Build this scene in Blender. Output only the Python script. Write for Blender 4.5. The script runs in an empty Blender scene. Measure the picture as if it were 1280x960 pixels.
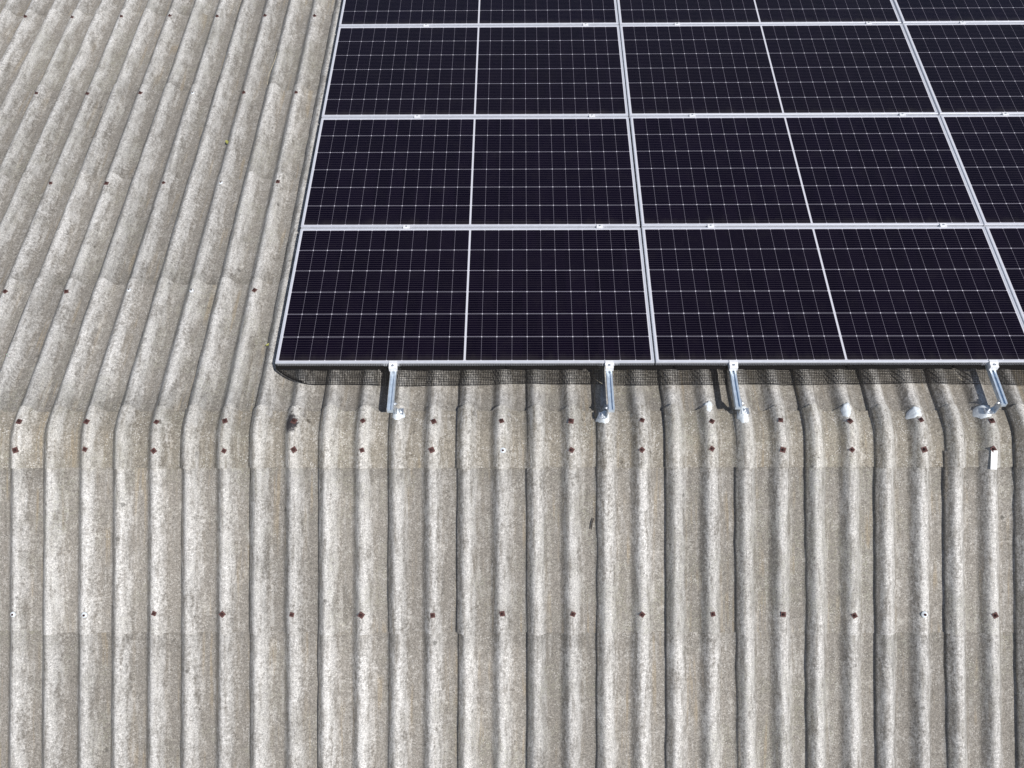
import bpy, bmesh, math, random
from mathutils import Vector, Matrix

random.seed(11)
D = bpy.data
SC = bpy.context.scene
COL = SC.collection
PI = math.pi

# ------------------------------------------------------------------ measures
A = math.radians(17.38)            # slope of both roof sides
CA, SA = math.cos(A), math.sin(A)
PITCH = 0.413                      # cover width of one double-rib sheet
HALF = PITCH / 2
X0 = 0.006                         # a rib crest
RIDGE = 6.0                        # height of the ridge above the ground
RIB = 0.065                        # rib height
TH = 0.005                         # sheet thickness
ROW = 1.039                        # cover length of one sheet


def up(x, t, h=0.0):               # far slope: x along the ridge, t down the slope, h above the rib crests
    return Vector((x, t * CA + h * SA, RIDGE - t * SA + h * CA))


def low(x, t, h=0.0):              # near slope
    return Vector((x, -t * CA - h * SA, RIDGE - t * SA + h * CA))


def smooth(v):
    v = max(0.0, min(1.0, v))
    return v * v * (3 - 2 * v)


def wear_shade(x):                       # weathering plus painted rib shading across the sheet, 1 near a crest
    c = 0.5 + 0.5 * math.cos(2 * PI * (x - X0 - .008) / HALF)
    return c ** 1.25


def prof(x):                       # 0 on a crest, -RIB in a valley
    d = abs((x - X0 + HALF / 2) % HALF - HALF / 2)
    d = math.sqrt(d * d + .010 ** 2) - .010
    return -RIB * smooth((d - .001) / .066)


# ------------------------------------------------------------------ object helpers
def tag(o, label=None, cat=None, group=None, kind=None):
    if label: o['label'] = label
    if cat: o['category'] = cat
    if group: o['group'] = group
    if kind: o['kind'] = kind
    return o


def empty(name, loc=(0, 0, 0), rot=(0, 0, 0)):
    o = D.objects.new(name, None)
    o.empty_display_size = 0.2
    o.location = loc
    o.rotation_euler = rot
    COL.objects.link(o)
    return o


def mesh_obj(name, verts, faces, mat, parent=None, smooth_shade=False):
    me = D.meshes.new(name)
    me.from_pydata([tuple(v) for v in verts], [], faces)
    me.update()
    if mat: me.materials.append(mat)
    if smooth_shade:
        me.polygons.foreach_set('use_smooth', [True] * len(me.polygons))
    o = D.objects.new(name, me)
    COL.objects.link(o)
    if parent: o.parent = parent
    return o


class MB:
    """collects shapes that become ONE mesh"""
    def __init__(s): s.v = []; s.f = []

    def add(s, vs, fs):
        n = len(s.v)
        s.v += [Vector(p) for p in vs]
        s.f += [tuple(i + n for i in f) for f in fs]

    def box(s, x0, x1, y0, y1, z0, z1):
        s.add([(x0, y0, z0), (x1, y0, z0), (x1, y1, z0), (x0, y1, z0), (x0, y0, z1), (x1, y0, z1), (x1, y1, z1), (x0, y1, z1)],
              [(0, 3, 2, 1), (4, 5, 6, 7), (0, 1, 5, 4), (1, 2, 6, 5), (2, 3, 7, 6), (3, 0, 4, 7)])

    def extrude(s, poly, y0, y1, axis='y'):
        """closed (a, b) outline, counter-clockwise, pushed along an axis"""
        n = len(poly)
        if axis == 'y':
            vs = [(p[0], y0, p[1]) for p in poly] + [(p[0], y1, p[1]) for p in poly]
        else:
            vs = [(y0, p[0], p[1]) for p in poly] + [(y1, p[0], p[1]) for p in poly]
        fs = [(i, (i + 1) % n, (i + 1) % n + n, i + n) for i in range(n)]
        fs += [tuple(range(n - 1, -1, -1)), tuple(range(n, 2 * n))]
        s.add(vs, fs)

    def tube(s, pts, r, seg=4, caps=True):
        pts = [Vector(p) for p in pts]
        vs = []; fs = []
        for i, p in enumerate(pts):
            d = (pts[min(i + 1, len(pts) - 1)] - pts[max(i - 1, 0)]).normalized()
            u = d.cross(Vector((0.13, 0.31, 0.94)))
            if u.length < 1e-4: u = d.cross(Vector((1, 0, 0)))
            u.normalize(); w = d.cross(u)
            rr = r[i] if isinstance(r, (list, tuple)) else r
            for k in range(seg):
                a = 2 * PI * k / seg
                vs.append(p + (u * math.cos(a) + w * math.sin(a)) * rr)
        for i in range(len(pts) - 1):
            for k in range(seg):
                a = i * seg + k; b = i * seg + (k + 1) % seg
                fs.append((a, b, b + seg, a + seg))
        if caps:
            fs.append(tuple(range(seg - 1, -1, -1)))
            fs.append(tuple(range((len(pts) - 1) * seg, len(pts) * seg)))
        s.add(vs, fs)

    def cyl(s, c, r, h, seg=12, axis=(0, 0, 1)):
        c = Vector(c); ax = Vector(axis).normalized()
        s.tube([c, c + ax * h], r, seg)

    def build(s, name, mat, parent=None, smooth_shade=False, bevel=0.0):
        o = mesh_obj(name, s.v, s.f, mat, parent, smooth_shade)
        bm = bmesh.new(); bm.from_mesh(o.data)
        bmesh.ops.recalc_face_normals(bm, faces=bm.faces)
        bm.to_mesh(o.data); bm.free()
        if bevel:
            m = o.modifiers.new('bevel', 'BEVEL')
            m.width = bevel; m.segments = 2; m.limit_method = 'ANGLE'
        return o


# ------------------------------------------------------------------ node helpers
class NT:
    def __init__(s, name):
        s.m = D.materials.new(name)
        s.m.use_nodes = True
        s.t = s.m.node_tree
        s.t.nodes.clear()
        s.out = s.t.nodes.new('ShaderNodeOutputMaterial')
        s.b = s.t.nodes.new('ShaderNodeBsdfPrincipled')
        s.t.links.new(s.b.outputs[0], s.out.inputs[0])

    def node(s, typ, **kw):
        n = s.t.nodes.new(typ)
        for k, v in kw.items(): setattr(n, k, v)
        return n

    def put(s, sock, v):
        if isinstance(v, (int, float)): sock.default_value = v
        elif isinstance(v, (tuple, list)):
            sock.default_value = v if len(sock.default_value) == len(v) else tuple(v) + (1.0,)
        else: s.t.links.new(v, sock)

    def math(s, op, a, b=0.0, c=0.0, clamp=False):
        n = s.node('ShaderNodeMath', operation=op, use_clamp=clamp)
        s.put(n.inputs[0], a); s.put(n.inputs[1], b); s.put(n.inputs[2], c)
        return n.outputs[0]

    def vmath(s, op, a, b=(0, 0, 0)):
        n = s.node('ShaderNodeVectorMath', operation=op)
        s.put(n.inputs[0], a); s.put(n.inputs[1], b)
        return n.outputs['Value'] if op in ('LENGTH', 'DISTANCE', 'DOT_PRODUCT') else n.outputs[0]

    def noise(s, vec, scale, detail=3.0, rough=0.55, out='Fac'):
        n = s.node('ShaderNodeTexNoise')
        s.put(n.inputs['Vector'], vec)
        n.inputs['Scale'].default_value = scale
        n.inputs['Detail'].default_value = detail
        n.inputs['Roughness'].default_value = rough
        return n.outputs[out]

    def ramp(s, v, lo, hi, a=0.0, b=1.0):
        n = s.node('ShaderNodeMapRange')
        n.interpolation_type = 'SMOOTHSTEP'
        s.put(n.inputs['Value'], v)
        n.inputs['From Min'].default_value = lo; n.inputs['From Max'].default_value = hi
        n.inputs['To Min'].default_value = a; n.inputs['To Max'].default_value = b
        return n.outputs[0]

    def mix(s, f, a, b, blend='MIX'):
        n = s.node('ShaderNodeMix', data_type='RGBA', blend_type=blend)
        s.put(n.inputs[0], f); s.put(n.inputs[6], a); s.put(n.inputs[7], b)
        return n.outputs[2]


def simple(name, col, rough=0.5, metal=0.0, var=0.12, scale=60, bump=0.0):
    n = NT(name)
    co = n.node('ShaderNodeTexCoord').outputs['Object']
    f = n.noise(co, scale, 4)
    c = n.mix(n.ramp(f, .3, .7), tuple(v * (1 - var) for v in col), tuple(min(1, v * (1 + var)) for v in col))
    n.put(n.b.inputs['Base Color'], c)
    n.put(n.b.inputs['Roughness'], n.ramp(f, .2, .8, rough * .85, min(1, rough * 1.15)))
    n.b.inputs['Metallic'].default_value = metal
    if bump:
        bn = n.node('ShaderNodeBump'); bn.inputs['Strength'].default_value = bump; bn.inputs['Distance'].default_value = .002
        n.put(bn.inputs['Height'], f); n.put(n.b.inputs['Normal'], bn.outputs[0])
    return n.m


STAINS = [(1.628, 0.052, 0.062, 1), (1.655, 0.040, 0.036, 1)]


def cement(name, brown, pale, dirt, speck, stains=False):
    """weathered fibre cement: worn ribs painted paler as shading too, dirt and lichen in the valleys"""
    n = NT(name)
    geo = n.node('ShaderNodeNewGeometry').outputs['Position']
    rnd = n.node('ShaderNodeObjectInfo').outputs['Random']
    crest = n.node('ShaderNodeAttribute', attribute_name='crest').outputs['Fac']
    off = n.node('ShaderNodeCombineXYZ')
    n.put(off.inputs[0], n.math('MULTIPLY', rnd, 37.0)); n.put(off.inputs[1], n.math('MULTIPLY', rnd, 91.0))
    p = n.vmath('ADD', geo, off.outputs[0])
    pst = n.vmath('MULTIPLY', p, (1.0, 0.12, 0.12))      # drawn out along the slope
    big = n.noise(p, 2.2, 3)
    mid = n.noise(p, 16, 4, .6)
    blot = n.noise(p, 55, 4, .62)
    fine = n.noise(p, 190, 3, .6)
    streak = n.noise(pst, 42, 4, .6)
    # paleness: weathering, plus crest-to-valley light and shade painted into the colour
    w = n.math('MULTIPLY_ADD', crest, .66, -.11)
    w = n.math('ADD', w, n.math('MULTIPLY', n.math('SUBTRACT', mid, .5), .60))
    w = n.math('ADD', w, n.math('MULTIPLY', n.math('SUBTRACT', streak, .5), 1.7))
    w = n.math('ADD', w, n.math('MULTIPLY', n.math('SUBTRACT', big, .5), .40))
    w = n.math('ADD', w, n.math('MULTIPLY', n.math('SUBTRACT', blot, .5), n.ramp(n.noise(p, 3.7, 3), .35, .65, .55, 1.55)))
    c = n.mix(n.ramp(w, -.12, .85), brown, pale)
    # dirt
    d = n.ramp(n.math('ADD', n.math('MULTIPLY', streak, .5), n.math('MULTIPLY', blot, .5)), .53, .68)
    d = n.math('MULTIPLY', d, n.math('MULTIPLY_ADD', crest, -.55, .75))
    c = n.mix(n.math('MULTIPLY', d, .55), c, dirt)
    # olive lichen film in patches
    g = n.math('MULTIPLY', n.ramp(n.math('MULTIPLY_ADD', n.noise(p, 1.1, 2), .6, n.math('MULTIPLY', n.noise(p, 5.5, 4, .6), .5)), .52, .68), n.ramp(blot, .42, .62))
    c = n.mix(n.math('MULTIPLY', g, .45), c, (.225, .222, .165))
    # dirt washed out below each lap, paler lower ends, patches of crusty lichen and dark runs
    toe = n.node('ShaderNodeAttribute', attribute_name='to_end').outputs['Fac']
    past = n.node('ShaderNodeAttribute', attribute_name='past_lap').outputs['Fac']
    lj = n.math('MULTIPLY', n.math('SUBTRACT', n.noise(pst, 45, 3), .5), .34)
    r2 = n.math('FRACT', n.math('MULTIPLY', rnd, 17.3))
    below = n.ramp(n.math('ADD', past, lj), .0, .16, 1, 0)
    c = n.mix(n.math('MULTIPLY', below, n.math('MULTIPLY', r2, .42)), c, dirt)
    endp = n.ramp(n.math('ADD', toe, lj), .02, .15, 1, 0)
    c = n.mix(n.math('MULTIPLY', endp, n.math('MULTIPLY', n.math('FRACT', n.math('MULTIPLY', rnd, 5.7)), .10)), c, (.54, .52, .48))
    run = n.math('MULTIPLY', n.ramp(n.noise(n.vmath('ADD', pst, (7, 0, 0)), 17, 3, .6), .56, .72), n.ramp(n.noise(p, 2.6, 2), .42, .62))
    c = n.mix(n.math('MULTIPLY', run, .45), c, dirt)
    cr = n.math('MULTIPLY', n.ramp(n.noise(n.vmath('ADD', p, (3, 9, 2)), 13, 5, .68), .585, .64), n.ramp(n.noise(p, 1.7, 2), .45, .6))
    c = n.mix(n.math('MULTIPLY', cr, .50 if stains else .30), c, (.60, .58, .53))
    dk = n.math('MULTIPLY', n.ramp(n.noise(n.vmath('ADD', p, (13, 1, 5)), 21, 5, .7), .60, .66), n.ramp(n.noise(n.vmath('ADD', p, (1, 1, 1)), 2.1, 2), .42, .6))
    c = n.mix(n.math('MULTIPLY', dk, .75 if stains else .45), c, dirt)
    och = n.math('MULTIPLY', n.ramp(n.noise(n.vmath('ADD', n.vmath('MULTIPLY', p, (1, .05, .05)), (4, 0, 2)), 34, 3, .6), .53, .66), n.ramp(n.noise(p, 3.1, 2), .42, .60))
    c = n.mix(n.math('MULTIPLY', n.math('MULTIPLY', och, n.math('SUBTRACT', 1.0, crest)), .50), c, (.34, .275, .185))
    # fine grain
    gr = n.math('MULTIPLY_ADD', n.math('SUBTRACT', fine, .5), 1.9, 1.0)
    gr = n.math('MULTIPLY', gr, n.math('MULTIPLY_ADD', n.math('SUBTRACT', n.noise(p, 105, 2, .6), .5), 1.15, 1.0))
    gr = n.math('MULTIPLY', gr, n.math('MULTIPLY_ADD', n.math('SUBTRACT', blot, .5), .85, 1.0))
    c = n.mix(1.0, c, gr, 'MULTIPLY')
    # pale lichen flecks and dark pits
    v1 = n.node('ShaderNodeTexVoronoi'); n.put(v1.inputs['Vector'], p); v1.inputs['Scale'].default_value = 95
    fl = n.math('MULTIPLY', n.ramp(v1.outputs['Distance'], .22, .38, 1, 0), n.ramp(n.noise(p, 22, 2), .47, .62))
    c = n.mix(n.math('MULTIPLY', fl, speck), c, (.66, .64, .60))
    v2 = n.node('ShaderNodeTexVoronoi'); n.put(v2.inputs['Vector'], n.vmath('ADD', p, (5, 3, 1))); v2.inputs['Scale'].default_value = 120
    pt = n.math('MULTIPLY', n.ramp(v2.outputs['Distance'], .20, .36, 1, 0), n.ramp(n.noise(p, 19, 2), .49, .64))
    c = n.mix(n.math('MULTIPLY', pt, .6), c, (.10, .09, .075))
    # a few round dark growths
    v3 = n.node('ShaderNodeTexVoronoi'); n.put(v3.inputs['Vector'], n.vmath('ADD', p, n.vmath('MULTIPLY', n.noise(p, 60, 2, out='Color'), (.02, .02, .02)))); v3.inputs['Scale'].default_value = 5.5
    sp = n.node('ShaderNodeSeparateColor'); n.put(sp.inputs[0], v3.outputs['Color'])
    gd = n.math('MULTIPLY', n.ramp(v3.outputs['Distance'], .05, .095, 1, 0), n.math('GREATER_THAN', sp.outputs[0], .66))
    c = n.mix(n.math('MULTIPLY', gd, .6), c, (.085, .08, .07))
    if stains:
        for (x, t, r, _) in STAINS:
            q = up(x, t, -.01)
            dd = n.vmath('LENGTH', n.vmath('MULTIPLY', n.vmath('SUBTRACT', geo, tuple(q)), (1, .62, .62)))
            dd = n.math('ADD', dd, n.math('MULTIPLY', n.math('SUBTRACT', blot, .5), .05))
            c = n.mix(n.ramp(dd, r * .35, r * .85, .93, 0), c, (.05, .045, .05))
    # sheet to sheet tint
    c = n.mix(1.0, c, n.math('MULTIPLY_ADD', rnd, .20, .88), 'MULTIPLY')
    hsv = n.node('ShaderNodeHueSaturation')
    hsv.inputs['Saturation'].default_value = 1.0
    n.put(hsv.inputs['Color'], c)
    n.put(n.b.inputs['Base Color'], hsv.outputs[0])
    n.b.inputs['Roughness'].default_value = .93
    n.b.inputs['Specular IOR Level'].default_value = .25
    hgt = n.math('ADD', n.math('MULTIPLY', blot, .8), n.math('MULTIPLY', fine, .5))
    hgt = n.math('ADD', hgt, n.math('MULTIPLY', mid, 1.2))
    bn = n.node('ShaderNodeBump'); bn.inputs['Strength'].default_value = .6; bn.inputs['Distance'].default_value = .007
    n.put(bn.inputs['Height'], hgt); n.put(n.b.inputs['Normal'], bn.outputs[0])
    return n.m


PW, PH, FR = 2.288, 1.134, 0.035     # panel length, width, frame depth


def cell_material():
    n = NT('solar_cells')
    co = n.node('ShaderNodeTexCoord').outputs['Object']
    sx = n.node('ShaderNodeSeparateXYZ'); n.put(sx.inputs[0], co)
    x, y = sx.outputs[0], sx.outputs[1]
    mx, my, mid = .018, .0165, .0060
    px = (PW / 2 - mx - mid) / 12
    py = (PH - 2 * my) / 6
    ax = n.math('SUBTRACT', n.math('ABSOLUTE', n.math('SUBTRACT', x, PW / 2)), mid)
    ux = n.math('DIVIDE', ax, px)
    uy = n.math('DIVIDE', n.math('SUBTRACT', y, my), py)
    fx = n.math('FRACT', ux); fy = n.math('FRACT', uy)
    dx = n.math('MULTIPLY', n.math('MINIMUM', fx, n.math('SUBTRACT', 1.0, fx)), px)
    dy = n.math('MULTIPLY', n.math('MINIMUM', fy, n.math('SUBTRACT', 1.0, fy)), py)
    lx = n.math('LESS_THAN', dx, .00068)
    ly = n.math('LESS_THAN', dy, .00105)
    dot = n.math('LESS_THAN', n.math('ADD', dx, dy), .0052)
    edge = n.math('LESS_THAN', ax, 0.0)
    edge = n.math('MAXIMUM', edge, n.math('GREATER_THAN', ux, 12.0))
    edge = n.math('MAXIMUM', edge, n.math('LESS_THAN', uy, 0.0))
    edge = n.math('MAXIMUM', edge, n.math('GREATER_THAN', uy, 6.0))
    bb = n.math('FRACT', n.math('MULTIPLY', fy, 10.0))
    bus = n.math('LESS_THAN', n.math('ABSOLUTE', n.math('SUBTRACT', bb, .5)), .028)
    # every cell its own slight tone
    cell = n.node('ShaderNodeCombineXYZ')
    n.put(cell.inputs[0], n.math('FLOOR', n.math('MULTIPLY', x, 1 / px))); n.put(cell.inputs[1], n.math('FLOOR', uy))
    n.put(cell.inputs[2], n.math('MULTIPLY', n.node('ShaderNodeObjectInfo').outputs['Random'], 50.0))
    wn = n.node('ShaderNodeTexWhiteNoise'); n.put(wn.inputs['Vector'], cell.outputs[0])
    c = n.mix(wn.outputs['Value'], (.0024, .0009, .0058), (.0044, .0020, .0088))
    tone = n.node('ShaderNodeObjectInfo').outputs['Random']
    c = n.mix(n.math('MULTIPLY', tone, .5), c, (.0058, .0040, .0072))
    c = n.mix(bus, c, (.085, .070, .092))
    c = n.mix(lx, c, (.24, .22, .27))
    c = n.mix(ly, c, (.46, .44, .52))
    c = n.mix(dot, c, (.72, .70, .76))
    c = n.mix(edge, c, (.66, .66, .71))
    # a light film of dust
    dust = n.ramp(n.noise(co, 9, 4, .6), .45, .8, 0, .006)
    c = n.mix(dust, c, (.5, .45, .38))
    drip = n.math('MULTIPLY', n.ramp(n.math('ADD', y, n.math('MULTIPLY', n.noise(n.vmath('MULTIPLY', co, (1, .1, 1)), 14, 3), .10)), .05, .13, 1, 0), .035)
    c = n.mix(drip, c, (.5, .46, .40))
    n.put(n.b.inputs['Base Color'], c)
    n.b.inputs['Roughness'].default_value = .16
    n.b.inputs['Specular IOR Level'].default_value = .13
    return n.m


M = {
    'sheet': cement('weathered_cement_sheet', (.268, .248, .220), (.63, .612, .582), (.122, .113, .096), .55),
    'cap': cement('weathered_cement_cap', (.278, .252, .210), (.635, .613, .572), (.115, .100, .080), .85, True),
    'cells': cell_material(),
    'alu': simple('anodised_frame', (.70, .72, .78), .42, .25, .04, 30),
    'rail': simple('bare_aluminium', (.70, .79, .88), .36, .5, .08, 40),
    'steel': simple('galvanised_bracket', (.70, .73, .76), .38, .8, .12, 90),
    'clampm': simple('clamp_metal', (.90, .90, .91), .45, .1, .05, 60),
    'back': simple('white_backsheet', (.75, .75, .76), .6),
    'mesh': simple('black_coated_wire', (.012, .011, .011), .85, 0, .2, 50),
    'rust': simple('rusted_washer', (.118, .056, .050), .85, 0, .45, 260, .5),
    'rust2': simple('rusted_nut', (.060, .026, .022), .85, .1, .4, 300, .5),
    'seal': simple('white_sealant', (.84, .89, .92), .45, 0, .10, 70, .6),
    'whitem': simple('white_plastic', (.80, .81, .80), .5, 0, .05, 40),
    'dark': simple('dark_bark', (.045, .035, .028), .9, 0, .3, 200),
    'straw': simple('dry_straw', (.46, .41, .31), .85, 0, .25, 120),
    'leaf': simple('yellow_leaf', (.36, .36, .10), .6, 0, .2, 150),
    'wall': simple('painted_block_wall', (.55, .53, .48), .9, 0, .1, 3),
    'ground': simple('dry_ground', (.17, .15, .10), .95, 0, .35, .8),
}

M['mesh'].node_tree.nodes['Principled BSDF'].inputs['Specular IOR Level'].default_value = .15

# ------------------------------------------------------------------ roof
building = tag(empty('building', (0, 0, 0)),
               'long building with a weathered grey corrugated cement sheet roof, ridge across the middle', 'building')


def sheet_mesh(k, row_t0, row_t1, side, jit, nt=5, nx=58, t_raise=.0057):
    """one double-rib sheet, from its end nearest the ridge (row_t0) to its lower end (row_t1)"""
    dx, dz, skew, dt = jit
    f = up if side > 0 else low
    xl = X0 + k * PITCH - .645 * PITCH
    wid = PITCH + .045
    V = []; C = []; F = []; E = []; G = []
    rr = random.Random(k * 77 + int(row_t0 * 100) + side)
    wob = [rr.uniform(-.0022, .0022) for _ in range(nx + 1)]
    lip = [rr.uniform(-.0028, .0028) for _ in range(nt + 1)]
    for layer in (0, 1):
        for j in range(nt + 1):
            v = j / nt
            t = row_t0 + (row_t1 + dt - row_t0) * v
            for i in range(nx + 1):
                u = i / nx
                x = xl + wid * u
                lift = .0140 * smooth(1 - u / .30) + t_raise * v + dz
                h = prof(x) + lift
                xx = x + dx + skew * (t - row_t0) + (lip[j] if i == 0 else 0)
                tt = t + (wob[i] if j == nt else 0)
                V.append(f(xx, tt, h - TH * layer))
                C.append(wear_shade(x))
                # metres to the lower end, and metres past the lap of the sheet above
                E.append(row_t1 - t); G.append(t - row_t0 - (.16 if row_t0 > .2 else .10))
    n1 = (nx + 1) * (nt + 1)
    w = nx + 1
    for j in range(nt):
        for i in range(nx):
            a, b, c, d = j * w + i, j * w + i + 1, (j + 1) * w + i + 1, (j + 1) * w + i
            F.append((a, b, c, d)); F.append((a + n1, d + n1, c + n1, b + n1))
    for i in range(nx):
        for j in (0, nt):
            a, b = j * w + i, j * w + i + 1
            F.append((a, b, b + n1, a + n1))
    for j in range(nt):
        for i in (0, nx):
            a, b = j * w + i, (j + 1) * w + i
            F.append((a, b, b + n1, a + n1))
    return V, (C, E, G), F


CAP_UP, CAP_LOW, CAP_R = .160, .233, .055


def cap_point(x, tau, h):          # tau < 0 on the near side
    q = math.sqrt(tau * tau + CAP_R * CAP_R)
    s = tau / q                    # -1..1
    nrm = Vector((0, s * SA, CA)).normalized()
    return Vector((x, tau * CA, RIDGE - SA * q)) + nrm * h


def cap_mesh(k, jit, nt=14, nx=58):
    dx, dz, skew, dt = jit
    xl = X0 + k * PITCH - .645 * PITCH
    wid = PITCH + .045
    V = []; C = []; F = []
    rr = random.Random(k * 131 + 5)
    wob = [rr.uniform(-.003, .003) for _ in range(nx + 1)]
    for layer in (0, 1):
        for j in range(nt + 1):
            v = j / nt
            tau = -(CAP_LOW + dt) + (CAP_LOW + CAP_UP + dt) * v
            for i in range(nx + 1):
                u = i / nx
                x = xl + wid * u
                h = prof(x) + .0140 * smooth(1 - u / .30) + .0105 + dz + .003 * abs(tau) / .2
                V.append(cap_point(x + dx + skew * tau, tau + (wob[i] if j in (0, nt) else 0), h - TH * layer))
                C.append(wear_shade(x))
    n1 = (nx + 1) * (nt + 1); w = nx + 1
    for j in range(nt):
        for i in range(nx):
            a, b, c, d = j * w + i, j * w + i + 1, (j + 1) * w + i + 1, (j + 1) * w + i
            F.append((a, b, c, d)); F.append((a + n1, d + n1, c + n1, b + n1))
    for i in range(nx):
        for j in (0, nt):
            a, b = j * w + i, j * w + i + 1
            F.append((a, b, b + n1, a + n1))
    for j in range(nt):
        for i in (0, nx):
            a, b = j * w + i, (j + 1) * w + i
            F.append((a, b, b + n1, a + n1))
    return V, (C, [.5] * len(C), [.5] * len(C)), F


def cement_obj(name, V, C, F, mat, parent):
    o = mesh_obj(name, V, F, mat, parent, True)
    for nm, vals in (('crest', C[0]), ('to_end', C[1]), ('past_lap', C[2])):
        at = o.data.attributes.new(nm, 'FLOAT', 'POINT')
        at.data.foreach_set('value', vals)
    bm = bmesh.new(); bm.from_mesh(o.data)
    bmesh.ops.recalc_face_normals(bm, faces=bm.faces)
    for e in bm.edges:
        if len(e.link_faces) == 2 and e.calc_face_angle(0) > .9: e.smooth = False
    bm.to_mesh(o.data); bm.free()
    return o


# bolts: rusted square washer under a nut, or a blob of white sealant over one
def bolt_meshes():
    b = MB()
    s = .0155
    b.extrude([(-s, 0), (s, 0), (s * .98, .0035), (-s * .98, .0035)], -s, s)
    o1 = b.build('washer', M['rust'], None, bevel=.001)
    n = MB()
    n.tube([(0, 0, .0035), (0, 0, .0125)], .0092, 6)
    n.tube([(0, 0, .0125), (0, 0, .020)], .005, 8)
    o2 = n.build('nut', M['rust2'], None)
    w = MB()
    for r, z0, z1 in ((.019, -.001, .004), (.014, .004, .007)):
        w.tube([(0, 0, z0), (0, 0, z1)], [r, r * .86], 12)
    o3 = w.build('seal', M['seal'], None, True)
    nb = MB()
    nb.tube([(0, 0, .007), (0, 0, .013)], .0075, 6)
    o4 = nb.build('sealnut', M['rust2'], None)
    return o1, o2, o3, o4


PROTO = bolt_meshes()
for o in PROTO: COL.objects.unlink(o)


def join_meshes(parts, name):
    me = D.meshes.new(name)
    bm = bmesh.new()
    mats = []
    for o in parts:
        n0 = len(bm.faces)
        bm.from_mesh(o.data)
        bm.faces.ensure_lookup_table()
        mats.append(o.data.materials[0])
        for f in bm.faces[n0:]: f.material_index = len(mats) - 1
    bm.to_mesh(me); bm.free()
    for m in mats: me.materials.append(m)
    return me


BOLT_RUST = join_meshes(PROTO[:2], 'roof_bolt')
BOLT_SEAL = join_meshes(PROTO[2:], 'roof_bolt_sealed')


def frame_matrix(p, nrm, spin):
    z = Vector(nrm).normalized()
    x = Vector((1, 0, 0)); x = (x - z * x.dot(z)).normalized()
    y = z.cross(x)
    m = Matrix((x, y, z)).transposed().to_4x4()
    return Matrix.Translation(p) @ m @ Matrix.Rotation(spin, 4, 'Z')


def bolt(p, nrm, parent, sealed=False, size=1.0):
    o = D.objects.new('roof_bolt', BOLT_SEAL if sealed else BOLT_RUST)
    o.matrix_local = frame_matrix(p, nrm, random.uniform(-.8, .8)) @ Matrix.Rotation(random.uniform(-.08, .08), 4, 'X') @ Matrix.Scale(random.uniform(.82, 1.08) * size, 4)
    COL.objects.link(o)
    o.parent = parent
    if sealed: o['label'] = 'roof bolt bedded in white sealant'
    return o


def jitter(s=1.0):
    return (random.uniform(-.004, .004) * s, random.uniform(-.0010, .0010) * s, random.uniform(-.004, .004) * s, random.uniform(-.006, .006) * s)


NUP = (0, SA, CA); NLOW = (0, -SA, CA)
# end positions of the rows, measured down the slope
LOW_ENDS = [1.2125 + ROW * i for i in range(3)]
UP_ENDS = [1.197 + ROW * i for i in range(7)]
K0, K1 = -13, 30
EDGE_X = 1.524                     # left edge of the panels
hidden = {'v': [], 'c': ([], [], []), 'f': []}


def to_hidden(V, C, F):
    n = len(hidden['v'])
    hidden['v'] += V; hidden['c'][0].extend(C[0]); hidden['c'][1].extend(C[1]); hidden['c'][2].extend(C[2]); hidden['f'] += [tuple(i + n for i in f) for f in F]


SEALED_UP = {(2, 0), (1, 0), (2, 1), (1, 2)}
SEALED_LOW = {0, 1, 13}
for k in range(K0, K1 + 1):
    xc = X0 + k * PITCH
    # near slope
    for r, te in enumerate(LOW_ENDS):
        t0 = .135 if r == 0 else LOW_ENDS[r - 1] - .16
        V, C, F = sheet_mesh(k, t0, te, -1, jitter(), nt=10)
        seen = r < 2 and 0 <= k <= 15
        if seen:
            o = cement_obj('roof_sheet', V, C, F, M['sheet'], building)
            if r == 0:
                x = xc + random.uniform(-.008, .008); t = 1.095 + random.uniform(-.006, .006)
                bolt(low(x, t, .0075), NLOW, o, k in SEALED_LOW)
        else: to_hidden(V, C, F)
    # far slope
    for r, te in enumerate(UP_ENDS):
        t0 = .105 if r == 0 else UP_ENDS[r - 1] - .16
        V, C, F = sheet_mesh(k, t0, te, 1, jitter(.45), nt=10)
        xl = xc - .645 * PITCH
        lim = {0: -1, 1: -2, 2: -3, 3: -4, 4: -5}.get(r)
        seen = lim is not None and ((lim <= k <= 3 and not (r > 2 and k > 3)) or (r == 0 and 4 <= k <= 14))
        if seen:
            o = cement_obj('roof_sheet', V, C, F, M['sheet'], building)
            if k <= 3:
                x = xc + random.uniform(-.008, .008); t = 1.085 + ROW * r + random.uniform(-.008, .008)
                bolt(up(x, t, .0065), NUP, o, (k, r) in SEALED_UP, .86)
        else: to_hidden(V, C, F)
    # ridge caps
    V, C, F = cap_mesh(k, (random.uniform(-.007, .007), random.uniform(-.0008, .0008), random.uniform(-.01, .01), random.uniform(-.004, .004)))
    if 0 <= k <= 15:
        o = cement_obj('ridge_cap', V, C, F, M['cap'], building)
        for tau in (.050, -.124):
            if k == 14 and tau < 0: pass
            x = xc + random.uniform(-.006, .006)
            bolt(cap_point(x, tau + random.uniform(-.005, .005), .0115), (0, .8 * SA * (1 if tau > 0 else -1), CA), o, k == 7 and tau < 0)
    else: to_hidden(V, C, F)
ho = cement_obj('surrounding_roof_sheets', hidden['v'], hidden['c'], hidden['f'], M['sheet'], building)
ho['kind'] = 'stuff'

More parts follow.
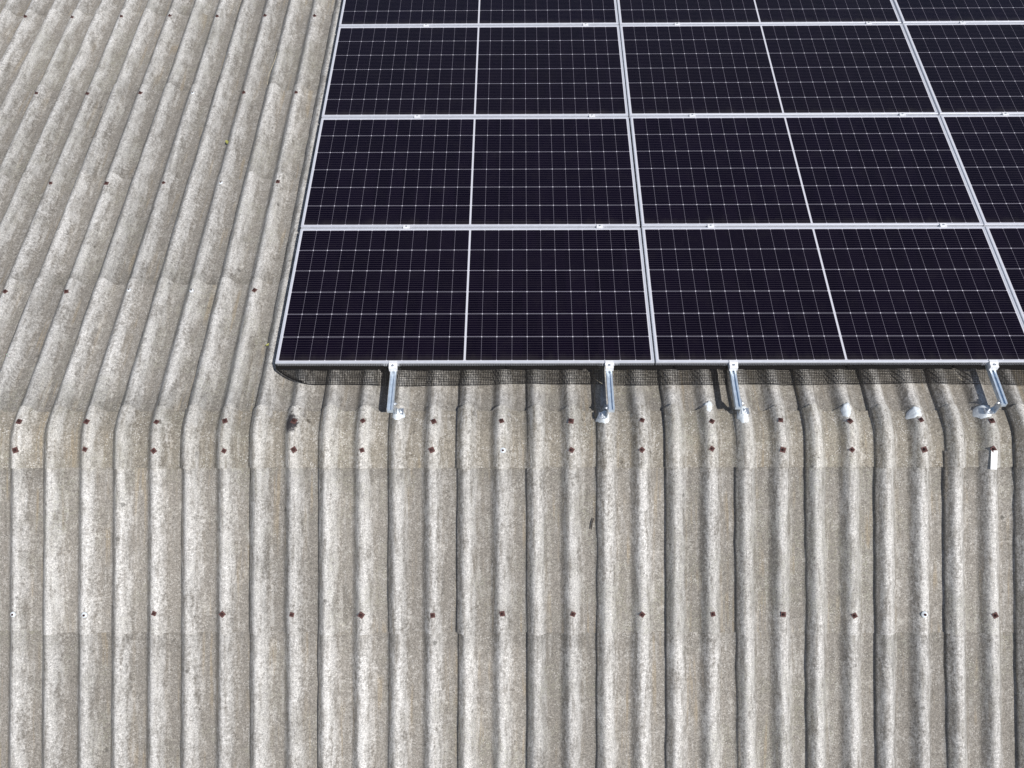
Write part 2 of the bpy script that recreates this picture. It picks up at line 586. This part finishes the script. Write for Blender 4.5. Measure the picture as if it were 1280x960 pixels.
# walls under the roof
XA, XB = X0 + K0 * PITCH - .2, X0 + (K1 + 1) * PITCH - .3
TL, TU = LOW_ENDS[-1] - .45, UP_ENDS[-1] - .45
yl, yu = -TL * CA, TU * CA
zl, zu = RIDGE - TL * SA - .14, RIDGE - TU * SA - .14
b = MB(); b.box(XA, XB, yl, yl + .2, 0, zl); b.build('wall', M['wall'], building)
b = MB(); b.box(XA, XB, yu - .2, yu, 0, zu); b.build('wall', M['wall'], building)
for xa in (XA, XB - .2):
    b = MB()
    b.extrude([(yl + .203, 0), (yu - .203, 0), (yu - .203, zu), (0, RIDGE - .17), (yl + .203, zl)], xa, xa + .2, 'x')
    b.build('wall', M['wall'], building)

gnd = mesh_obj('ground', [(-3000, -3000, 0), (3000, -3000, 0), (3000, 3000, 0), (-3000, 3000, 0)], [(0, 1, 2, 3)], M['ground'])
tag(gnd, kind='structure')


# white sealant over old holes and under the feet: a blob that follows the cap
def patch(x, tau, rx, rt, thick, seed, label):
    rr = random.Random(seed)
    ph = [rr.uniform(0, 6.3) for _ in range(3)]
    N, Rn = 26, 6
    V = []; F = []

    def surf(px, pt, hh):
        return cap_point(px, pt, prof(px) +   .0140 * smooth(1 - ((px - X0 + .645 * PITCH) % PITCH) / PITCH / .333) + .0118 + hh)
    rx *= 1.12; rt *= 1.12
    V.append(surf(x, tau, thick))
    for j in range(1, Rn + 1):
        for i in range(N):
            a = 2 * PI * i / N
            rad = 1 + .13 * math.sin(2 * a + ph[0]) + .09 * math.sin(3 * a + ph[1]) + .06 * math.sin(7 * a + ph[2])
            q = j / Rn
            hh = thick * math.sqrt(max(0, 1 - q ** 4)) * (1 + .25 * math.sin(5 * a + ph[1] + 3 * q)) - (.004 if j == Rn else 0)
            V.append(surf(x + rx * rad * q * math.cos(a), tau + rt * rad * q * math.sin(a), hh))
    for i in range(N): F.append((0, 1 + i, 1 + (i + 1) % N))
    for j in range(Rn - 1):
        for i in range(N):
            a = 1 + j * N + i; b2 = 1 + j * N + (i + 1) % N
            F.append((a, a + N, b2 + N, b2))
    o = mesh_obj('sealant_patch', V, F, M['seal'], building, True)
    o['label'] = label
    return o


def rib(c): return X0 + c * HALF


patch(rib(20) - .004, .150, .022, .040, .002, 1, 'small faded white sealant patch on a rib')
patch(rib(24) - .006, .128, .027, .045, .0025, 2, 'oval white sealant patch beside a bolt')
patch(rib(26) - .012, .112, .036, .038, .0025, 3, 'round white sealant patch beside a bolt')
patch(rib(11) - .003, .095, .034, .042, .0035, 4, 'white sealant under the first rail foot')
patch(rib(17) - .014, .075, .040, .036, .0035, 5, 'white sealant under the second rail foot')
patch(rib(21) - .006, .092, .036, .050, .0035, 6, 'white sealant under the third rail foot')
patch(rib(28) - .008, .120, .046, .046, .0035, 7, 'bluish white sealant under the fourth rail foot')

# ------------------------------------------------------------------ solar panels
HT = .150                           # top of the panel frames above the rib crests
FRONT = .378                        # nearest panel edge, measured down the far slope
XCOL = [EDGE_X, EDGE_X + PW + .010, EDGE_X + 2 * (PW + .010)]
PROW = PH + .019


def make_panel():
    r = empty('solar_panel')
    lip, wall = .0095, .0022
    fm = MB()
    # a closed ring: lip on top, outer wall, return flange below
    prof_pts = [(0, -FR), (.028, -FR), (.028, -FR + wall), (wall, -FR + wall), (wall, -.0045), (lip, -.0045), (lip, 0), (.0008, 0), (0, -.0008)]
    corners = [(0, 0, 1, 1), (PW, 0, -1, 1), (PW, PH, -1, -1), (0, PH, 1, -1)]
    n = len(prof_pts)
    V = []; F = []
    for cx, cy, sx, sy in corners:
        for d, z in prof_pts: V.append((cx + sx * d, cy + sy * d, z))
    for c in range(4):
        c2 = (c + 1) % 4
        for i in range(n):
            j = (i + 1) % n
            F.append((c * n + i, c2 * n + i, c2 * n + j, c * n + j))
    fm.add(V, F)
    fm.build('frame', M['alu'], r)
    g = MB(); g.box(wall, PW - wall, wall, PH - wall, -.0062, -.0045 - .0004)
    # top face of the laminate just under the lip
    g.v = [Vector((p.x, p.y, -.0020 if p.z > -.0055 else -.0062)) for p in g.v]
    e = .0098
    g = MB(); g.box(e, PW - e, e, PH - e, -.0065, -.0014)
    g.build('cell_glass', M['cells'], r)
    bs = MB(); bs.box(wall + .001, PW - wall - .001, wall + .001, PH - wall - .001, -.0075, -.0067)
    bs.build('back_sheet', M['back'], r)
    return r


def copy_tree(o, parent=None):
    c = o.copy(); COL.objects.link(c)
    if parent: c.parent = parent
    for ch in list(o.children): copy_tree(ch, c)
    return c


ROWTXT = ['row nearest the ridge', 'second row back from the ridge',
          'third row back from the ridge', 'farthest row from the ridge']
COLTXT = ['left end beside bare roof,', 'middle column,', 'right end at the photo edge,']
panel0 = make_panel()
first = True
for r in range(4):
    for c in range(3):
        p = panel0 if first else copy_tree(panel0)
        first = False
        p.location = up(XCOL[c] + (random.uniform(-.003, .003) if r else 0), FRONT + r * PROW, HT + random.uniform(-.0012, .0012))
        p.rotation_euler = (-A + random.uniform(-.0008, .0008), random.uniform(-.0007, .0007), random.uniform(-.0008, .0008))
        tag(p, 'dark solar panel, ' + COLTXT[c] + ' ' + ROWTXT[r], 'solar panel', 'solar panels in rows on the far slope')

# ------------------------------------------------------------------ rails with feet and clamps
RT = HT - FR - .0015               # top of the rails
RAILS = [  # x, near end, foot rib, label
    (2.238, .060, 11, 'aluminium mounting rail under the left panels, first from the left, foot to its right'),
    (3.540, .060, 17, 'aluminium mounting rail ending just left of the gap between the left and middle panels'),
    (4.285, .080, 21, 'aluminium mounting rail just right of the gap between left and middle panels'),
    (5.840, .098, 28, 'aluminium mounting rail near the right photo edge, foot on an arm to its left'),
    (6.600, .090, 32, 'aluminium mounting rail hidden under the right hand panels, only its clamps showing'),
]
REND = FRONT + 4 * PROW + .12
for (x, t0, rc, lab) in RAILS:
    rl = empty('mounting_rail', up(x, t0, 0), (-A, 0, 0))
    tag(rl, lab, 'rail', 'mounting rails under the solar panels')
    L = REND - t0
    w, hh = .0175, .033
    z1 = RT; z0 = RT - hh
    sec = [(-w, z0), (w, z0), (w, z1 - .012), (w - .003, z1 - .012), (w - .003, z1 - .009), (w, z1 - .009), (w, z1), (.0075, z1), (.0075, z1 - .003), (.011, z1 - .003), (.011, z1 - .013),
           (-.011, z1 - .013), (-.011, z1 - .003), (-.0075, z1 - .003), (-.0075, z1), (-w, z1), (-w, z1 - .009), (-w + .003, z1 - .009), (-w + .003, z1 - .012), (-w, z1 - .012)]
    b = MB(); b.extrude(sec, 0, L); b.build('rail_profile', M['rail'], rl)
    # foot: a bent strip from the rib to the side of the rail, and its bolts
    fx = rib(rc) - x
    sgn = 1 if fx > 0 else -1
    side = sgn * (w + .0005)
    ft = .112 - t0 if rc != 17 else .080 - t0
    fb = .013
    th = .005
    out = fx + sgn * .024
    if abs(fx) < .045: out = side + sgn * .050
    poly = [(side, z0 + .002 - .004), (side, z1 - .004), (side + sgn * th, z1 - .004), (side + sgn * th, fb + th + .01), (side + sgn * (th + .01), fb + th), (out, fb + th), (out, fb), (side + sgn * .004, fb), (side, fb + .004)]
    if sgn < 0: poly = poly[::-1]
    b = MB(); b.extrude(poly, ft - .022, ft + .022)
    foot = b.build('foot_bracket', M['steel'], rl)
    b = MB()
    bx = side + sgn * (abs(out - side) * .62)
    b.tube([(bx, ft, fb + th), (bx, ft, fb + th + .009)], .0095, 6)
    b.tube([(bx, ft, fb + th + .009), (bx, ft, fb + th + .022)], .0045, 8)
    b.tube([(bx, ft, fb + th - .001), (bx, ft, fb + th + .0018)], .014, 14)
    b.build('foot_bolt', M['steel'], foot)
    b = MB()
    b.tube([(side + sgn * th, ft, z0 + .018), (side + sgn * (th + .008), ft, z0 + .018)], .008, 6)
    b.tube([(side + sgn * (th + .008), ft, z0 + .018), (side + sgn * (th + .016), ft, z0 + .018)], .004, 8)
    b.build('side_bolt', M['steel'], foot)
    # further feet below the panels
    for q in (1.3, 2.4, 3.5):
        b = MB(); b.extrude([(p[0], p[1]) for p in poly], q - .022, q + .022)
        b.build('foot_bracket', M['steel'], rl)
    # end clamp at the nearest panel edge
    fy = FRONT - t0
    zt = HT + .0022
    cw = .025
    b = MB()
    b.extrude([(fy - .040, z1), (fy - .003, z1), (fy - .003, zt), (fy + .010, zt), (fy + .010, zt + .004), (fy - .012, zt + .004), (fy - .018, zt - .002), (fy - .040, zt - .004)], -cw, cw, 'x')
    ec = b.build('end_clamp', M['clampm'], rl, bevel=.0012)
    b = MB(); b.tube([(0, fy - .026, zt - .003), (0, fy - .026, zt + .006)], .0068, 12)
    b.build('clamp_bolt', M['steel'], ec)
    # mid clamps in the gaps between the rows
    for r in range(1, 4):
        gy = FRONT + r * PROW - (PROW - PH) / 2 - t0
        b = MB()
        b.box(-.022, .022, gy - .0165, gy + .0165, zt, zt + .0035)
        b.box(-.022, .022, gy - .0070, gy + .0070, zt - .030, zt - .0002)
        mc = b.build('mid_clamp', M['clampm'], rl, bevel=.0008)
        b = MB(); b.tube([(0, gy, zt + .0036), (0, gy, zt + .008)], .0062, 10)
        b.build('clamp_bolt', M['steel'], mc)

# ------------------------------------------------------------------ wire mesh hung below the nearest panel edge
XR = XCOL[2] + PW
bird = tag(empty('wire_mesh', up(EDGE_X, FRONT, 0), (-A, 0, 0)),
           'black wire bird mesh hanging along the near edge of the solar panels', 'mesh')
STEP = .0102
WR = .0015
path = [(-.0045, HT - .010), (-.0050, HT - FR - .004), (-.030, .088), (-.062, .066), (-.094, .050)]
seg_len = [math.dist(path[i], path[i + 1]) for i in range(len(path) - 1)]
PLEN = sum(seg_len)


def on_path(s):
    s = max(0, min(PLEN, s))
    for i, l in enumerate(seg_len):
        if s <= l or i == len(seg_len) - 1:
            q = s / l
            return (path[i][0] + (path[i + 1][0] - path[i][0]) * q, path[i][1] + (path[i + 1][1] - path[i][1]) * q)
        s -= l


def sag(x, s):                     # loose mesh: small waves along its length
    q = s / PLEN
    return .0045 * q * (math.sin(x * 5.1) + .6 * math.sin(x * 13.0 + 1)), .006 * q * math.sin(x * 3.3 + 2)


def mp(x, s):
    y, z = on_path(s)
    a, c = sag(x, s)
    return Vector((x, y + a, z + c))


def max_len(x):                    # rounded left corner
    if x > .24: return PLEN
    q = max(0.0, x / .24)
    return .040 + (PLEN - .040) * (1 - (1 - q) ** 2.1)


cuts = [(x - EDGE_X - .030, x - EDGE_X + .030) for (x, *_r) in RAILS]


def cut(x): return any(a < x < c for a, c in cuts)


mb = MB()
LX = XR - EDGE_X
nv = int(LX / STEP)
for i in range(nv):
    x = .004 + i * STEP
    if cut(x): continue
    L = max_len(x)
    brk = [0]
    acc = 0
    for l in seg_len:
        acc += l
        if acc < L - .002: brk.append(acc)
    brk.append(L)
    mb.tube([mp(x, s) for s in brk], WR, 4, False)
nh = int(PLEN / STEP) + 1
for j in range(nh + 1):
    s = min(j * STEP, PLEN)
    run = []
    x = .004
    while x < LX:
        ok = (s <= max_len(x) + .001) and not cut(x)
        if ok: run.append(mp(x, s) + Vector((0, -.0006, .0004)))
        if (not ok or x + .034 >= LX) and len(run) > 1:
            mb.tube(run, WR, 3, False)
        if not ok: run = []
        x += .034
mb.build('mesh_netting', M['mesh'], bird)
# band of close-set black wires under the frame
mb = MB()
for q in range(9):
    run = []
    x = .004
    while x < LX:
        if cut(x):
            if len(run) > 1: mb.tube(run, .0030, 4, False)
            run = []
        else:
            run.append(mp(x, .0235 + .0026 * q) + Vector((0, .0035 + .0008 * math.sin(x * 9 + q), 0)))
        x += .05
    if len(run) > 1: mb.tube(run, .0030, 4, False)
mb.build('wire_band', M['mesh'], bird)
# thick doubled-over left end
mb = MB()
pts = [mp(x, max_len(x)) for x in [.004 + .25 * (i / 24) ** 1.15 for i in range(25)]]
mb.tube([mp(.004, .002)] + pts, [.0045] + [.0055 - .0042 * (i / 24) for i in range(25)], 6)
for o_ in (.008, .016, .024):
    mb.tube([mp(.004 + o_ + .25 * (i / 14), max(.01, max_len(.004 + .25 * (i / 14)) - .004)) + Vector((0, 0, -.004)) for i in range(9)], .0016, 4)
mb.build('folded_edge', M['mesh'], bird)
for x in (2.294, 2.926, 3.943, 4.98, 5.62, 6.1, 7.0, 7.9):
    y, z = on_path(.026)
    b = MB()
    b.tube([(x - EDGE_X, y - .002, z), (x - EDGE_X, y - .007, z - .001)], .0135, 14)
    b.tube([(x - EDGE_X, y - .007, z - .001), (x - EDGE_X, y - .011, z - .001)], [.006, .004], 10)
    b.build('mesh_clip', M['mesh'], bird)

# ------------------------------------------------------------------ small things lying about
def strip_plate():
    e = empty('plastic_strip', low(5.787, .187, .0093), (A, 0, math.radians(-3)))
    b = MB(); b.box(-.019, .019, -.056, .056, 0, .0025)
    b.build('strip', M['whitem'], e, bevel=.0012)
    return e


o = strip_plate()
o2 = o.children[0]
o2.parent = None
o2.name = 'plastic_strip'
mw = Matrix.Translation(o.location) @ o.rotation_euler.to_matrix().to_4x4()
D.objects.remove(o)
o2.name = 'plastic_strip'
o2.matrix_world = mw
tag(o2, 'flat white plastic strip lying on a rib below the fourth rail foot', 'plastic strip')


def curve_thing(name, pts, r, mat, label, cat):
    b = MB()
    n = len(pts)
    b.tube([p - pts[0] for p in pts], [r * (.55 + .45 * math.sin(PI * (i + .6) / (n + .2))) for i in range(n)], 6)
    o = b.build(name, mat, None, True)
    o.location = pts[0]
    return tag(o, label, cat)


def on_low(x, t, e=.004): return low(x, t, prof(x) + .016 + e)
def on_up(x, t, e=.004): return up(x, t, prof(x) + .012 + e)


curve_thing('twig', [on_low(3.4395 - .0045 * math.sin(i * .55) - .0025 * i, .535 + .0135 * i, .005) for i in range(6)], .0042, M['dark'],
            'short black curved twig lying on the near slope', 'twig')
curve_thing('dry_stalk', [on_up(.996 - .004 * i + .012 * math.sin(i * .9), 3.74 - .052 * i, .006) for i in range(9)], .0030, M['straw'],
            'long pale dry stalk lying in a valley of the far slope', 'stalk')
curve_thing('straw', [Vector(up(3.455 + .012 * i, .325 - .012 * i, .055 + .002 * i)) for i in range(5)], .0016, M['straw'],
            'short pale straw caught in the wire mesh left of the second rail', 'straw')
curve_thing('straw', [Vector(up(5.665 - .016 * i, .30 + .017 * i, .065 + .004 * i)) for i in range(4)], .0016, M['straw'],
            'pale straw caught in the wire mesh left of the fourth rail, slanting up', 'straw')
curve_thing('straw', [Vector(up(5.55 + .016 * i, .330 - .006 * i + .003 * i * i, .055)) for i in range(4)], .0016, M['straw'],
            'curved pale straw lying in the wire mesh, left of the slanting one', 'straw')


def leaf(x, t, size, rot, label):
    V = []; F = []
    outline = [(0, -1, 0), (.34, -.55, .10), (.45, 0, .16), (.32, .55, .10), (0, 1, .06), (-.32, .55, .12), (-.45, 0, .18), (-.34, -.55, .12)]
    for z in (0, -.03):
        for p in outline: V.append((p[0] * size, p[1] * size, (p[2] + z) * size))
        for yv in (-.5, 0, .5): V.append((0, yv * size, (.02 + z) * size))
    for o_, flip in ((0, 1), (11, 0)):
        fs = [(0, 1, 8), (1, 2, 9, 8), (2, 3, 10, 9), (3, 4, 10), (4, 5, 10), (5, 6, 9, 10), (6, 7, 8, 9), (7, 0, 8)]
        for f in fs: F.append(tuple(i + o_ for i in (f if flip else f[::-1])))
    for i in range(8): F.append((i, (i + 1) % 8, (i + 1) % 8 + 11, i + 11))
    o = mesh_obj('leaf', V, F, M['leaf'], None, True)
    o.matrix_world = frame_matrix(up(x, t, prof(x) + .014), NUP, rot)
    return tag(o, label, 'leaf')


leaf(.787, 2.602, .028, .5, 'small yellow leaf on the far slope, farther from the ridge')
leaf(1.405, .653, .022, 1.9, 'small yellow green leaf left of the near corner of the panels')

# ------------------------------------------------------------------ camera
tilt, yaw, roll = math.radians(18.42), math.radians(-.55), math.radians(-.09)
B = Matrix(((1, 0, 0), (0, -math.cos(tilt), -math.sin(tilt)), (0, math.sin(tilt), -math.cos(tilt))))
Y = Matrix(((math.cos(yaw), 0, -math.sin(yaw)), (0, 1, 0), (math.sin(yaw), 0, math.cos(yaw))))
Rr = Matrix(((math.cos(roll), -math.sin(roll), 0), (math.sin(roll), math.cos(roll), 0), (0, 0, 1)))
Rc = Rr @ Y @ B
rows = [Vector(Rc[0]), -Vector(Rc[1]), -Vector(Rc[2])]
cd = D.cameras.new('camera')
cam = D.objects.new('camera', cd)
COL.objects.link(cam)
cam.matrix_world = Matrix.Translation((3.009, -1.515, RIDGE + 5.384)) @ Matrix(rows).transposed().to_4x4()
cd.sensor_width = 36
cd.lens = 36 * 1180 / 1280
cd.clip_start = .05
cd.clip_end = 6000
SC.camera = cam

# ------------------------------------------------------------------ light
sun_dir = Vector((.355, -.28, .885)).normalized()
el = math.asin(sun_dir.z)
az = math.atan2(sun_dir.x, sun_dir.y)
wd = D.worlds.new('World'); SC.world = wd; wd.use_nodes = True
nt = wd.node_tree; nt.nodes.clear()
wo = nt.nodes.new('ShaderNodeOutputWorld'); bg = nt.nodes.new('ShaderNodeBackground'); sk = nt.nodes.new('ShaderNodeTexSky')
sk.sky_type = 'NISHITA'; sk.sun_disc = False
sk.sun_elevation = el; sk.sun_rotation = az
bg.inputs[1].default_value = .078
nt.links.new(sk.outputs[0], bg.inputs[0]); nt.links.new(bg.outputs[0], wo.inputs[0])
sl = D.lights.new('sun', 'SUN'); sl.energy = 4.0; sl.angle = math.radians(.53); sl.color = (1, .965, .92)
so = D.objects.new('sun', sl); COL.objects.link(so)
so.location = (3, -10, 30)
so.rotation_euler = sun_dir.to_track_quat('Z', 'Y').to_euler()

vs = SC.view_settings
vs.view_transform = 'Standard'; vs.look = 'None'; vs.gamma = 1; vs.exposure = 0
vs.use_curve_mapping = False
